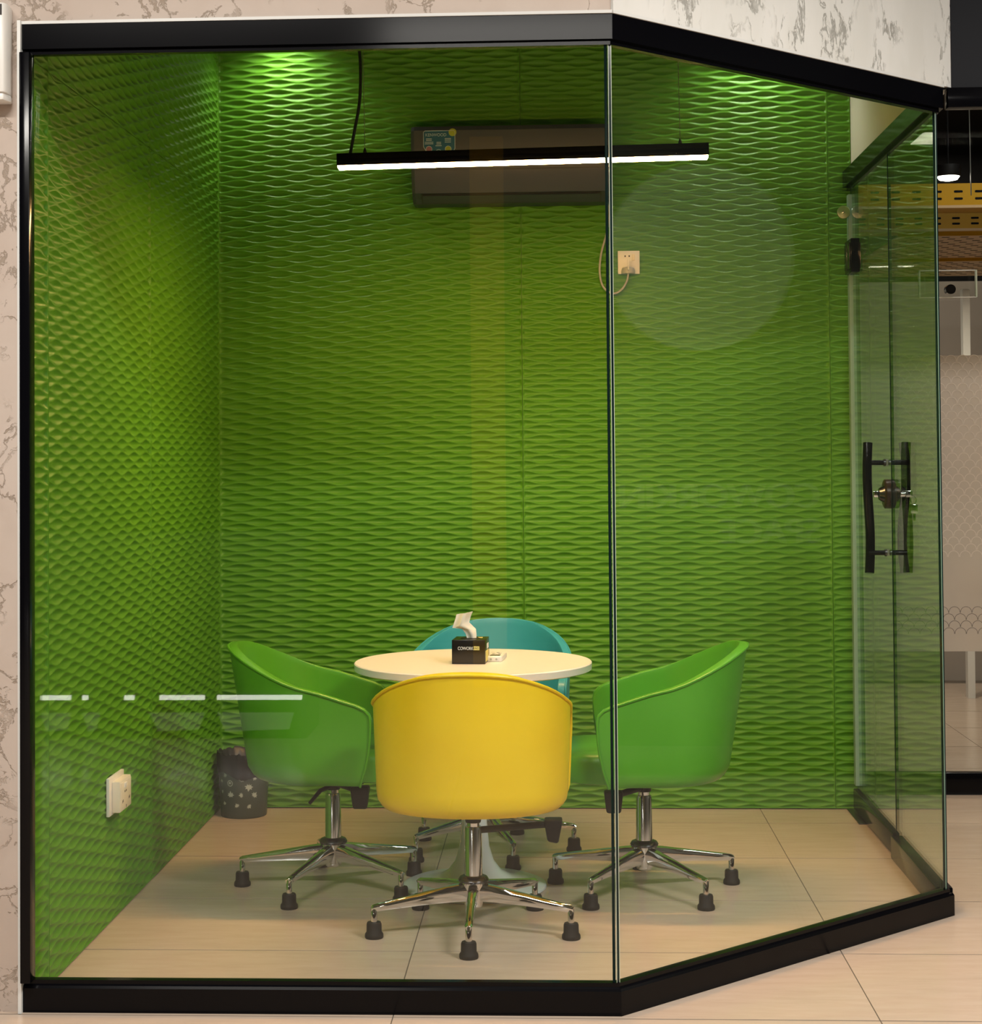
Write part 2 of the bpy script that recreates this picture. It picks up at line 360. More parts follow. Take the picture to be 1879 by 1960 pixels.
# mitred profile helper for front + angled runs
def mitre(d):   # offset polygon line of A-B-C-D outward by d
    t = math.tan(PI/8)
    return [(A[0], A[1]-d), (B[0]+d*t, B[1]-d), (C[0]+d, C[1]-d*t), (D[0]+d, D[1])]
def run_prof(n, i, prof, bevel=.0, ext=0.):
    """sweep a (outward, z) profile along run i (0 front, 1 angled, 2 right)"""
    v = []; f = []; L = len(prof)
    for (d, z) in prof: v.append((*mitre(d)[i], z))
    for (d, z) in prof: v.append((*mitre(d)[i+1], z))
    for k in range(L): f.append((k, (k+1) % L, L+(k+1) % L, L+k))
    f += [tuple(range(L-1, -1, -1)), tuple(range(L, 2*L))]
    return struct(MB().add(v, f).build('trim_%d' % n, 'black'))
hp = [(.0, HB+.012), (.0, HT), (-.05, HT), (-.05, HB+.012), (-.035, HB+.012), (-.035, HB), (-.012, HB), (-.012, HB+.012)]
cp_ = [(.0, 0), (.0, .060), (-.004, .066), (-.012, .068), (-.012, .078), (-.036, .078), (-.036, .068), (-.05, .064), (-.05, 0)]
h1 = run_prof(1, 0, hp); h2 = run_prof(2, 1, hp); h3 = run_prof(3, 2, hp)
c1 = run_prof(4, 0, cp_); c2 = run_prof(5, 1, cp_)
h1['label'] = 'long black metal header above the front glass pane'; h2['label'] = 'black metal header above the slanting glass pane'
h3['label'] = 'black metal header above the glass door'; c1['label'] = 'black floor rail under the front glass pane'; c2['label'] = 'black floor rail under the slanting glass pane'
c3 = struct(MB().prism([(2.456, -1.60), (2.506, -1.60), (2.506, -.853), (2.456, -.853)], 0, .078).build('trim_6', 'black', bevel=.004), 'black floor rail under the narrow fixed side pane')
post = struct(MB().box(-.004, .022, -2.645, -2.60, .078, HB).build('trim_7', 'black', bevel=.002), 'slim black post at the left end of the front glass')
struct(MB().box(-.013, -.0045, -2.632, -2.600, 0, HT+.008).build('trim_8', 'white_paint'), 'white sealant strip along the left edge of the frame')
struct(MB().box(-.013, B[0], -2.621, -2.60, HT+.0005, HT+.008).build('trim_9', 'white_paint'), 'white bead above the front header')
struct(MB().prism(run(B, C, .005, .02, 0, 0), HT+.0005, HT+.008).build('trim_10', 'white_paint'), 'white bead above the slanting header')

# ------------------------------------------------------------------ glass
GZ0, GZ1 = .07, HB+.02
def pane(name, pts, z0, z1, gm='glass'): return struct(MB().prism(pts, z0, z1, 1, 1).build(name, [gm, 'glass_edge']))
def pane_box(name, p, q, th, z0, z1, gm='glass', inset=.02):
    """vertical glass sheet from p to q; big faces clear, edges dark"""
    p, q = Vector(p), Vector(q); t = (q-p).normalized(); n = Vector((t.y, -t.x))
    a0, a1, b1, b0 = p-n*inset, q-n*inset, q-n*(inset+th), p-n*(inset+th)
    v = [(*a0, z0), (*a1, z0), (*b1, z0), (*b0, z0), (*a0, z1), (*a1, z1), (*b1, z1), (*b0, z1)]
    mb = MB(); mb.add(v, [(0, 1, 5, 4), (2, 3, 7, 6)], 0); mb.add(v, [(0, 3, 2, 1), (4, 5, 6, 7), (1, 2, 6, 5), (3, 0, 4, 7)], 1)
    me = bpy.data.meshes.new(name); bm = bmesh.new(); bm.free()
    o = link(name, mb.mesh(name, [gm, 'glass_edge'])); return struct(o)
t8 = math.tan(PI/8)
w1 = pane_box('window_1', (A[0]+.02, A[1]), (B[0]-.0155, B[1]), .010, GZ0, GZ1)
w1['label'] = 'large front glass pane of the green meeting booth'
d45 = (Vector(C)-Vector(B)).normalized()
w2 = pane_box('window_2', tuple(Vector(B)-d45*-.0005), tuple(Vector(C)-d45*.013), .010, GZ0, GZ1)
w2['label'] = 'slanting glass pane between the front pane and the side pane'
w3 = pane_box('window_3', (C[0], C[1]+.012), (C[0], -.853), .010, GZ0, GZ1, 'glass_green')
w3['label'] = 'narrow fixed side glass pane beside the door'
# polished joint between the front and slanting panes
J = Vector(B)+Vector((-.006, .022))
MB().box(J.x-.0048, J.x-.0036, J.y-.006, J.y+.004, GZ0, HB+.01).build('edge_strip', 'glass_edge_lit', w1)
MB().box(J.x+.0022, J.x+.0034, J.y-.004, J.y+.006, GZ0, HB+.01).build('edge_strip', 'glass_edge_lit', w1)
MB().box(J.x-.0036, J.x+.0022, J.y-.002, J.y+.004, GZ0, HB+.01).build('joint_seal', 'glass_edge', w1)
K = Vector(C)+Vector((-.0235, .006))
MB().box(K.x-.001, K.x+.0008, K.y-.002, K.y+.004, GZ0, HB+.01).build('edge_strip', 'seal', w2)
MB().box(K.x+.001, K.x+.004, K.y-.003, K.y+.005, GZ0, HB+.01).build('joint_seal', 'glass_edge', w2)

# glass door with its fittings
door = pane_box('door_1', (C[0], -.847), (C[0], -.05), .010, .075, HB+.004, 'glass_green')
door['label'] = 'frameless glass door with black bar handles'
XD = C[0]-.025                      # middle of the sheet
MB().box(XD-.017, XD+.017, -.845, -.02, .008, .085).build('bottom_rail', 'black', door, bevel=.004)
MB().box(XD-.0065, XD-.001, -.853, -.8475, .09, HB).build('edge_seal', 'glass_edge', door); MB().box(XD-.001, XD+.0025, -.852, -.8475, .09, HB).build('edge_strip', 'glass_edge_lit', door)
MB().box(XD-.012, XD+.012, -.052, -.012, .1, HB-.02).build('wall_seal', 'seal', door)
for zz, s in ((2.07, 1),):
    hg = MB().box(XD-.022, XD+.022, -.16, -.012, zz, zz+.13).build('hinge', 'black', door, bevel=.004)
    MB().box(XD-.027, XD-.022, -.15, -.10, zz+.015, zz+.115).build('hinge_plate', 'gunmetal', hg, bevel=.002)
    MB().box(XD-.027, XD-.022, -.085, -.03, zz+.015, zz+.115).build('hinge_plate', 'gunmetal', hg, bevel=.002)
MB().box(2.441, 2.503, -.29, -.005, .0, .004).build('floor_spring_cover', 'gunmetal', door, bevel=.001)
for s in (-1, 1):
    hx = XD+s*.066
    pts = [(hx, -.745+.012*math.sin((z-.962)/.452*2*PI), z) for z in [.962+.452*i/28 for i in range(29)]]
    pts = [(hx+.006*math.sin((p[2]-.962)/.452*2*PI), p[1], p[2]) for p in pts]
    hd = MB().tube(pts, .0165, 16).build('handle', 'black', door, smooth=True)
    for z in (1.345, 1.032):
        MB().tube([(XD+s*.005, -.745, z), (hx, -.745, z)], .009, 14).build('standoff', 'black', hd, smooth=True)
        MB().tube([(XD+s*.006, -.745, z), (XD+s*.013, -.745, z)], .0125, 16).build('standoff_ring', 'gunmetal', hd, smooth=True)
lkp = MB().tube([(XD-.024, -.80, 1.237), (XD-.021, -.80, 1.237), (XD-.02, -.80, 1.237), (XD+.024, -.80, 1.237), (XD+.027, -.80, 1.237)], [.044, .049, .0505, .0505, .047], 36).build('lock', 'brown', door, smooth=True)
MB().tube([(XD-.04, -.80, 1.237), (XD-.024, -.80, 1.237)], [.020, .030], 24).build('lock_collar', 'gunmetal', lkp, smooth=True)
MB().box(XD-.058, XD-.040, -.806, -.794, 1.226, 1.248).build('thumb_turn', 'chrome', lkp, bevel=.002)
MB().tube([(XD+.027, -.80, 1.237), (XD+.05, -.80, 1.237)], .011, 16).build('cylinder', 'chrome', lkp, smooth=True)
ks = empty('door_keys', (XD+.06, -.80, 1.237)); tag(ks, 'small silver keys hanging from the glass door lock', 'keys')
MB().box(-.012, .014, -.010, .010, -.012, .012).build('key_head', 'chrome', ks, bevel=.003)
MB().tube([(.016+.011*math.cos(a*PI/8), 0, -.022+.014*math.sin(a*PI/8)) for a in range(17)], .0016, 6).build('key_ring', 'chrome', ks, smooth=True)
MB().prism([(-.012, -.003), (.012, -.003), (.012, .003), (-.012, .003)], -.068, -.036).build('hanging_key', 'chrome', ks, bevel=.002).location = (.02, 0, 0)
MB().box(.016, .024, -.0015, .0015, -.092, -.066).build('key_blade', 'chrome', ks)
dm = empty('door_bumper', (2.452, -.05, 2.312)); tag(dm, 'round clear bumper on the wall edge near the door top', 'bumper')
MB().lathe([(.024, 0), (.026, .004), (.024, .008), (.0, .010)], 26).build('bumper_disc', 'bumper', dm, smooth=True)
MB().lathe([(.0045, .010), (.004, .013), (0, .0135)], 12).build('screw', 'chrome', dm, smooth=True)
dm.rotation_euler = (PI/2, 0, -.35)

# ------------------------------------------------------------------ chair
def chair(name, vin, loc, rz, base_ang, label, paddle=None, lever=None, vin_in=None):
    root = empty(name, (loc[0], loc[1], 0), rz)
    tag(root, label, 'chair', 'tub chairs around the round table')
    ZB = .367; W = .2825; T = .025
    # column list along the U: front end of one arm, round the back, to the other
    side = [(.150, .116, .570), (.147, .110, .590), (.132, .098, .606), (.105, .078, .619), (.07, .052, .630), (.03, .02, .643), (-.015, -.018, .657)]
    cols = []      # (x_sign_or_x, d_top, d_bot, ztop)
    for dt, db, zt in side: cols.append((1.0, dt, db, zt, 0))
    NB = 22
    arc = []
    for i in range(1, NB):
        th = PI*i/NB     # 0 right side, pi left side
        arc.append((math.cos(th), math.sin(th)))
    full = [(+1.0, dt, db, zt) for dt, db, zt in side]
    for c, s in arc:
        xs = math.copysign(abs(c)**.95, c); k = s**.97
        dt = -.03-.300*k; db = -.03-.235*k
        zt = interp([-.34, -.33, -.30, -.25, -.17, -.10, -.015], [.781, .781, .769, .744, .707, .678, .654], dt)
        full.append((xs, dt, db, zt))
    full += [(-1.0, dt, db, zt) for dt, db, zt in reversed(side)]
    NZ = [0, .03, .08, .16, .3, .5, .7, .85, .94, 1]
    v = []; f = []; n = len(NZ)
    for xs, dt, db, zt in full:
        for t in NZ:
            z = lerp(ZB, zt, t); hz = z-ZB
            rnd = .022*(1-min(1, hz/.04))**2.2
            bulge = .010*math.sin(PI*min(1, t)) if dt > .1 else 0
            d = lerp(db, dt, t)+bulge
            x = xs*(W-.006+.010*t)
            # round the lower edge inwards (towards the middle of the chair)
            L = math.hypot(x, d+.02) or 1
            if dt < .09: x -= x/L*rnd; d -= (d+.02)/L*rnd
            else: x -= math.copysign(rnd*.6, x)
            v.append((x, d, z))
    for i in range(len(full)-1):
        for k in range(n-1):
            a = i*n+k; f.append((a, a+1, a+n+1, a+n))
    me = bpy.data.meshes.new('shell'); me.from_pydata(v, [], f); me.materials.append(M[vin])
    me.polygons.foreach_set('use_smooth', [True]*len(f)); me.update()
    bm = bmesh.new(); bm.from_mesh(me); bmesh.ops.recalc_face_normals(bm, faces=bm.faces)
    # make normals point outward
    cen = Vector((0, -.05, .55)); fc = bm.faces[:] ; fc0 = max(fc, key=lambda q: -q.calc_center_median().y)
    if fc0.normal.dot(fc0.calc_center_median()-cen) < 0: bmesh.ops.reverse_faces(bm, faces=bm.faces)
    bm.to_mesh(me); bm.free()
    sh = link('shell', me, root)
    so = sh.modifiers.new('thick', 'SOLIDIFY'); so.thickness = T; so.offset = -1; so.use_even_offset = False
    bv = sh.modifiers.new('soft', 'BEVEL'); bv.width = .0115; bv.segments = 3; bv.limit_method = 'ANGLE'; bv.angle_limit = math.radians(50)
    # piping along rim and front edges
    edge = [v[k] for k in range(0, n-1)]+[v[i*n+n-1] for i in range(len(full))]+[v[(len(full)-1)*n+k] for k in range(n-2, -1, -1)]
    def outw(p):
        c = Vector((p[0], p[1]+.03, 0)); c = c.normalized()*.002 if c.length > 0 else c
        return (p[0]+c.x, p[1]+c.y, p[2]-.003 if p[2] > .56 else p[2])
    MB().tube([outw(p) for p in edge], .0042, 8).build('piping', vin, root, smooth=True)
    # seat cushion
    mb = MB(); pl = []
    for i in range(40):
        a = 2*PI*i/40; c, s = math.cos(a), math.sin(a); p_ = 4.5
        rr_ = (abs(c)**p_+abs(s)**p_)**(-1/p_); pl.append((.222*c*rr_*(1 if s > 0 else 1-.12*s*s), .030+(.235 if s > 0 else .225)*s*rr_))
    prof = [(.93, ZB+.001), (.98, ZB+.005), (1, ZB+.018), (1, ZB+.066), (.985, ZB+.082), (.94, ZB+.092), (.7, ZB+.098), (.3, ZB+.1)]
    vv = []; ff = []
    for q, z in prof: vv += [(x*q, (y-.03)*q+.03, z) for x, y in pl]
    N = len(pl)
    for j in range(len(prof)-1):
        for i in range(N): ff.append((j*N+i, j*N+(i+1) % N, (j+1)*N+(i+1) % N, (j+1)*N+i))
    ff += [tuple(range(N-1, -1, -1)), tuple((len(prof)-1)*N+i for i in range(N))]
    mb.add(vv, ff).build('seat', vin, root, smooth=True)
    MB().box(-.10, .10, -.11, .11, ZB-.022, ZB-.005).build('seat_plate', 'black_matte', root, bevel=.004)
    # column
    MB().lathe([(.0, .312), (.022, .312), (.0235, .318), (.0235, .348), (0, .348)], 24).build('column_sleeve', 'black_matte', root, smooth=True)
    MB().lathe([(.0185, .285), (.0185, .325)], 24).build('piston', 'chrome', root, smooth=True)
    MB().lathe([(.027, .150), (.0262, .155), (.0245, .292), (.023, .300), (.0185, .301)], 28).build('column', 'chrome', root, smooth=True)
    MB().lathe([(.030, .138), (.043, .141), (.045, .147), (.040, .155), (.028, .160)], 28).build('collar', 'gunmetal', root, smooth=True)
    MB().lathe([(0, .066), (.020, .066), (.025, .070), (.027, .078), (.027, .112), (.036, .136), (.036, .142), (.02, .143)], 28).build('hub', 'chrome', root, smooth=True)
    leg_me = leg_mesh(); pin_me, foot_me = foot_meshes()
    for k in range(5):
        a = base_ang-rz+k*2*PI/5
        lg = link('leg', leg_me, root, rot=(0, 0, a))
        link('pin', pin_me, lg); link('foot', foot_me, lg)
    if paddle:
        px_, py_, pz = paddle
        pd = MB().add([(px_-.030, py_-.03, pz+.065), (px_+.026, py_-.03, pz+.065), (px_+.026, py_+.03, pz+.065), (px_-.030, py_+.03, pz+.065),
                       (px_-.020, py_-.022, pz), (px_+.012, py_-.022, pz-.006), (px_+.012, py_+.022, pz-.006), (px_-.020, py_+.022, pz)],
                      [(0, 3, 2, 1), (4, 5, 6, 7), (0, 1, 5, 4), (1, 2, 6, 5), (2, 3, 7, 6), (3, 0, 4, 7)]).build('tilt_paddle', 'black_matte', root, bevel=.007)
        MB().tube([(0, 0, pz+.05), (px_*.92, py_*.92, pz+.05)], .010, 10).build('tilt_rod', 'black_matte', root, smooth=True)
    if lever:
        lv = MB().tube([(0, 0, .325), (lever[0]*.55, lever[1]*.55, .318), (lever[0], lever[1], .288)], [.008, .007, .0055], 8).build('height_lever', 'black_matte', root, smooth=True)
    return root
_c = {}
def leg_mesh():
    if 'leg' in _c: return _c['leg']
    sec = []; 
    for x, zt, zb, hw in ((.018, .141, .086, .0170), (.06, .136, .087, .0170), (.16, .119, .084, .0150), (.26, .102, .078, .0120), (.297, .0955, .075, .0108), (.305, .091, .077, .009)):
        mid = lerp(zb, zt, .62)
        sec.append([(x, -hw*.55, zb), (x, -hw, mid), (x, -hw*.72, zt-.004), (x, 0, zt), (x, hw*.72, zt-.004), (x, hw, mid), (x, hw*.55, zb)])
    v = [p for s in sec for p in s]; f = []; n = 7
    for i in range(len(sec)-1):
        for k in range(n): f.append((i*n+k, i*n+(k+1) % n, (i+1)*n+(k+1) % n, (i+1)*n+k))
    f += [tuple(range(n-1, -1, -1)), tuple((len(sec)-1)*n+k for k in range(n))]
    _c['leg'] = MB().add(v, f).mesh('leg', 'chrome', smooth=True, ang=50); return _c['leg']
def foot_meshes():
    if 'foot' not in _c:
        _c['pin'] = MB().lathe([(.0092, .038), (.0092, .086), (.007, .091), (0, .092)], 16, c=(.2965, 0, 0)).mesh('pin', 'chrome', smooth=True)
        _c['foot'] = MB().lathe([(0, 0), (.0255, 0), (.027, .004), (.0262, .012), (.022, .018), (.0215, .040), (.0195, .045), (0, .046)], 24, c=(.2965, 0, 0)).mesh('foot', 'rubber', smooth=True)
    return _c['pin'], _c['foot']
R_ = math.radians
chair('tub_chair', 'vinyl_yellow', (1.0825, -1.811), 0, R_(-90), 'yellow vinyl tub chair with its back to the front glass', paddle=(.235, .10, .238))
chair('tub_chair', 'vinyl_green', (1.6005, -1.32), R_(90), R_(90), 'green vinyl tub chair on the right side of the round table', paddle=(-.15, .10, .275))
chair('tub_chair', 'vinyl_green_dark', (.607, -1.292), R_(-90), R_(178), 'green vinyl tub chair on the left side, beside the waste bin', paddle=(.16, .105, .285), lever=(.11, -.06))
chair('tub_chair', 'vinyl_teal', (1.085, -.755), R_(180-6), R_(0), 'teal vinyl tub chair behind the table, facing the glass')

# ------------------------------------------------------------------ table
TX, TY, TZ = 1.06, -1.285, .720
tb = empty('round_table', (TX, TY, 0)); tag(tb, 'round white pedestal table in the middle of the four chairs', 'table')
MB().lathe([(0, TZ-.026), (.376, TZ-.026), (.380, TZ-.023), (.381, TZ-.003), (.378, TZ), (0, TZ)], 96).build('table_top', 'laminate', tb, smooth=True)
MB().lathe([(.0, .0), (.226, .0), (.230, .004), (.229, .010), (.214, .016), (.17, .023), (.12, .034), (.085, .054), (.062, .085), (.048, .13), (.041, .20), (.038, .34), (.040, .50), (.048, .62), (.07, .67), (.11, .69), (.11, .694), (0, .694)], 64).build('pedestal', 'pedestal', tb, smooth=True)

# tissue box
tx = empty('tissue_box', (1.054, -1.31, TZ), R_(-4)); tag(tx, 'black cardboard tissue box with white lettering on the round table', 'tissue box')
BW, BD, BH = .106, .12, .076
MB().box(-BW/2, BW/2, -BD/2, BD/2, 0, BH).build('carton', 'carton', tx, bevel=.0012)
MB().lathe([(.034, BH+.0003), (.030, BH+.0008), (0, BH+.0009)], 24).build('opening', 'black_matte', tx)
def stamp(txt, size, parent, loc, rot, mt, name='lettering', sx=1.):
    k = text_mesh(txt, size, sx=sx); k.materials.clear(); k.materials.append(M[mt]); return link(name, k, parent, loc, rot)
stamp('COWORK', .0145, tx, (-.034, -BD/2-.0008, .045), (PI/2, 0, 0), 'white_ink', sx=.74)
MB().box(.017, .035, -BD/2-.0009, -BD/2, .0445, .0565).build('yellow_patch', 'yellow_ink', tx)
stamp('ING', .009, tx, (.0185, -BD/2-.0013, .0475), (PI/2, 0, 0), 'brown', sx=.9)
MB().box(BW/2, BW/2+.0008, -.045, .03, .006, .040).build('side_print', 'yellow_ink', tx)
MB().box(BW/2, BW/2+.0009, -.01, .035, .044, .060).build('side_print', 'white_ink', tx)
MB().box(.02, .036, .01, .032, BH, BH+.0007).build('top_print', 'yellow_ink', tx)
# tissue sheet: folded, widening upwards and tipping left
rows = []
spec = [(0.0, .010, -.012, .018, .0), (.012, .004, -.016, .018, .004), (.028, -.010, -.028, .016, .006), (.043, -.024, -.060, -.006, .010), (.060, -.030, -.050, .000, .010), (.074, -.036, -.046, .006, .006)]
ns = 12
vv = []
for z, cx_, xl, xr, amp in spec:
    for i in range(ns+1):
        t = i/ns; x = lerp(xl, xr, t); zz = z + (.010*t if z > .05 else .006*t if z > .03 else 0)-(.012*(1-t) if .03 < z < .05 else 0)
        y = .010*math.sin(t*PI*2.2)*(.4+z*9)+amp*math.cos(t*7)
        vv.append((x+.0, y, BH+.001+zz))
ff = [(j*(ns+1)+i, j*(ns+1)+i+1, (j+1)*(ns+1)+i+1, (j+1)*(ns+1)+i) for j in range(len(spec)-1) for i in range(ns)]
ts = MB().add(vv, ff).build('tissue_sheet', 'tissue', tx, smooth=True, ang=70); sm = ts.modifiers.new('thick', 'SOLIDIFY'); sm.thickness = .0008
# remote
rm = empty('remote_control', (1.134, -1.235, TZ), R_(-5)); tag(rm, 'small white remote control lying next to the black tissue box', 'remote')
MB().prism([(-.026, -.062), (-.020, -.070), (.020, -.070), (.026, -.062), (.026, .066), (-.026, .066)], .0, .017).build('case', 'white_plastic', rm, bevel=.003)
MB().box(-.016, .016, -.048, -.020, .0172, .0178).build('display', 'ac_dark', rm)
for bx_ in (-.010, .008):
    MB().lathe([(.0035, 0), (.003, .001), (0, .0012)], 12).build('button', 'cable_grey', rm, smooth=True).matrix_local = Matrix.Translation((bx_, -.0702, .008)) @ Matrix.Rotation(PI/2, 4, 'X')
for bx_, by_ in ((-.010, .0), (.010, .0), (-.010, .02), (.010, .02), (0, .04)):
    MB().lathe([(.005, .0172), (.0045, .0185), (0, .0187)], 12, c=(bx_, by_, 0)).build('button', 'cable_grey', rm, smooth=True)

# ------------------------------------------------------------------ pendant lamp
pl_ = empty('pendant_lamp', (1.23, -1.25, 2.345), 0); tag(pl_, 'long black linear pendant lamp with a glowing strip over the table', 'pendant lamp')
pl_.rotation_euler = (0, -.0135, 0)
LL = .602
MB().box(-LL, LL, -.03, .03, -.004, .028).build('housing', 'black', pl_, bevel=.0015)
MB().box(-LL, LL, -.03, -.0285, -.012, -.004).build('housing_lip', 'black', pl_); MB().box(-LL, LL, .0285, .03, -.012, -.004).build('housing_lip', 'black', pl_)
MB().prism([(-.0285, -.0045), (.0285, -.0045), (.0285, -.014), (.026, -.0185), (-.026, -.0185), (-.0285, -.014)], -LL+.003, LL-.003).build('lens', 'lens', pl_).rotation_euler = (PI/2, 0, PI/2)
for x in (-.512, .512):
    MB().tube([(x, 0, .028), (x, 0, .80)], .0011, 6).build('suspension_wire', 'wire', pl_)
    MB().lathe([(.006, .028), (.006, .036), (.002, .048)], 12, c=(x, 0, 0)).build('wire_grip', 'gunmetal', pl_, smooth=True)
MB().tube(catmull([(-.56, 0, .030), (-.545, -.005, .10), (-.525, -.01, .20), (-.52, -.008, .32), (-.527, 0, .43), (-.524, 0, .60), (-.52, 0, .77)], 6), .0052, 10).build('power_cable', 'cable_black', pl_, smooth=True)
MB().tube([(-.527, 0, .415), (-.527, 0, .432)], .0085, 10).build('cable_tie', 'cable_black', pl_, smooth=True)

# ------------------------------------------------------------------ air conditioner
AX0, AX1 = .783, 1.548
ac = empty('air_conditioner', ((AX0+AX1)/2, 0, 2.36)); tag(ac, 'dark grey wall air conditioner high on the back wall', 'air conditioner')
hw_ = (AX1-AX0)/2
prof = [(-.002, .0), (-.10, .0), (-.155, .035), (-.185, .085), (-.20, .16), (-.20, .27), (-.185, .288), (-.06, .293), (-.002, .293)]
v = [(-hw_+.012, y, z) for y, z in prof]+[(hw_-.012, y, z) for y, z in prof]; n = len(prof)
f = [(k, (k+1) % n, n+(k+1) % n, n+k) for k in range(n)]+[tuple(range(n-1, -1, -1)), tuple(range(n, 2*n))]
MB().add(v, f).build('body', 'ac_grey', ac, smooth=True, ang=25)
for s in (-1, 1):
    v = [(s*hw_, y*.985, lerp(.145, z, .985)) for y, z in prof]+[(s*(hw_-.012), y, z) for y, z in prof]
    MB().add(v, f).build('end_cap', 'ac_grey', ac, smooth=True, ang=25)
a_, b_ = Vector((0, -.108, .004)), Vector((0, -.152, .0325)); nrm = Vector((0, -(b_.z-a_.z), (b_.y-a_.y))).normalized(); nrm = nrm if nrm.y < 0 else -nrm
def quad_on(x0, x1, t0, t1, off, th, mt, nm, par):
    p0 = a_.lerp(b_, t0)+nrm*off; p1 = a_.lerp(b_, t1)+nrm*off; q0 = p0+nrm*th; q1 = p1+nrm*th
    v = [(x0, p0.y, p0.z), (x1, p0.y, p0.z), (x1, p1.y, p1.z), (x0, p1.y, p1.z), (x0, q0.y, q0.z), (x1, q0.y, q0.z), (x1, q1.y, q1.z), (x0, q1.y, q1.z)]
    return MB().add(v, [(0, 3, 2, 1), (4, 5, 6, 7), (0, 1, 5, 4), (1, 2, 6, 5), (2, 3, 7, 6), (3, 0, 4, 7)]).build(nm, mt, par)
quad_on(-hw_+.035, hw_-.035, -.05, 1.02, .0005, .001, 'ac_dark', 'outlet', ac)
quad_on(-hw_+.04, hw_-.04, .1, .9, .0015, .005, 'ac_grey', 'louvre', ac)
MB().box(-hw_+.002, hw_-.002, -.2012, -.2, .118, .1195).build('seam', 'ac_dark', ac)
# sticker
sk = empty('sticker', (0, 0, 0)); sk.parent = ac
sk = MB().prism([(-.338, -.055), (-.334, -.004), (-.330, 0), (-.222, 0), (-.218, -.004), (-.218, -.068), (-.226, -.082), (-.250, -.082), (-.262, -.096), (-.282, -.100), (-.298, -.094), (-.306, -.082), (-.326, -.080), (-.338, -.06)], .2002, .2008).build('sticker', 'blue_sticker', ac)
for o in list(bpy.data.objects):
    if o.type == 'EMPTY' and o.name.startswith('sticker'): bpy.data.objects.remove(o)
sk.name = 'sticker'
SKZ = .268
sk.matrix_local = Matrix.Translation((.004, 0, SKZ)) @ Matrix.Rotation(PI/2, 4, 'X')
edge = [(-.338, -.06), (-.338, -.004), (-.332, .001), (-.222, .001), (-.217, -.004), (-.217, -.068), (-.225, -.083), (-.250, -.083), (-.262, -.097), (-.282, -.1015), (-.298, -.095), (-.307, -.083), (-.326, -.081), (-.338, -.06)]
MB().tube([(x, y, .2008) for x, y in edge], .0012, 5).build('sticker_border', 'silver_ink', sk)
k = stamp('KENWOOD', .0165, sk, (-.331, -.0205, .2009), (0, 0, 0), 'silver_ink', sx=.92)
for cx_, cy_, r_, mt in ((-.317, -.070, .0125, 'pink_ink'), (-.280, -.083, .0125, 'blue_sticker'), (-.243, -.070, .0125, 'lime_ink'), (-.226, -.006, .015, 'lime_ink')):
    MB().lathe([(r_, .2008), (r_, .2013), (r_*.86, .2014)], 28, c=(cx_, cy_, 0)).build('badge_ring', 'silver_ink' if mt != 'lime_ink' or r_ < .014 else 'lime_ink', sk)
    MB().lathe([(r_*.86, .2010), (r_*.84, .2016), (0, .2016)], 28, c=(cx_, cy_, 0)).build('badge', mt, sk)
for x0_, x1_, yy in ((-.328, -.306, -.030), (-.328, -.306, -.036), (-.333, -.300, -.043), (-.333, -.300, -.049), (-.256, -.232, -.030), (-.256, -.232, -.036), (-.256, -.232, -.043), (-.288, -.270, -.044), (-.288, -.270, -.050), (-.292, -.268, -.057)):
    MB().box(x0_, x1_, yy-.0014, yy+.0014, .2008, .2012).build('text_line', 'silver_ink', sk)
# socket + plug + cable on the back wall
so = empty('wall_socket', (1.6205, 0, 2.0875)); tag(so, 'white wall socket with a plugged cord beside the air conditioner', 'socket')
MB().box(-.0425, .0425, -.011, 0, 0, .091).build('plate', 'white_plastic', so, bevel=.002)
MB().box(.012, .024, -.013, -.010, .052, .078).build('switch', 'ivory_plastic', so, bevel=.001)
for x in (-.014, .002): MB().box(x-.0025, x+.0025, -.0114, -.010, .067, .073).build('pin_hole', 'black_matte', so)
pg = empty('power_plug', (1.6175, -.012, 2.088)); tag(pg, 'pale plug pushed into the socket on the back wall', 'plug')
MB().lathe([(.0, 0), (.027, 0), (.0275, .010), (.024, .022), (.012, .027), (0, .027)], 28).build('plug_body', 'cable_grey', pg, smooth=True).matrix_local = Matrix.Translation((0, 0, .033)) @ Matrix.Rotation(PI/2, 4, 'X')
MB().box(-.003, .003, -.034, -.02, .012, .056).build('grip_ridge', 'white_plastic', pg, bevel=.0015)
for s in (-1, 1): MB().lathe([(.0095, .022), (.0085, .0275), (.004, .0275), (.003, .0255), (0, .0255)], 16, c=(s*.0125, 0, 0)).build('grip_dimple', 'ivory_plastic', pg, smooth=True).matrix_local = Matrix.Translation((0, 0, .031)) @ Matrix.Rotation(PI/2, 4, 'X')
MB().tube([(0, -.012, .012), (0, -.012, -.004)], [.007, .0045], 12).build('strain_relief', 'cable_grey', pg, smooth=True)
ca = MB().tube(catmull([(1.53, -.10, 2.372), (1.545, -.05, 2.33), (1.535, -.02, 2.25), (1.513, -.014, 2.17), (1.506, -.014, 2.10), (1.516, -.014, 2.045), (1.540, -.014, 2.018), (1.568, -.015, 2.012), (1.595, -.018, 2.030), (1.612, -.022, 2.058), (1.6175, -.024, 2.086)], 8), .0042, 10).build('power_cord', 'cable_grey', smooth=True)
ca.parent = ac; ca.matrix_parent_inverse = Matrix.Translation(ac.location).inverted(); ca['label'] = 'grey power cord looping down to the socket'
for o in list(bpy.data.objects):
    if o.parent == pg: o.matrix_local = Matrix.Translation(pg.location) @ o.matrix_local; o.parent = ca
bpy.data.objects.remove(pg)

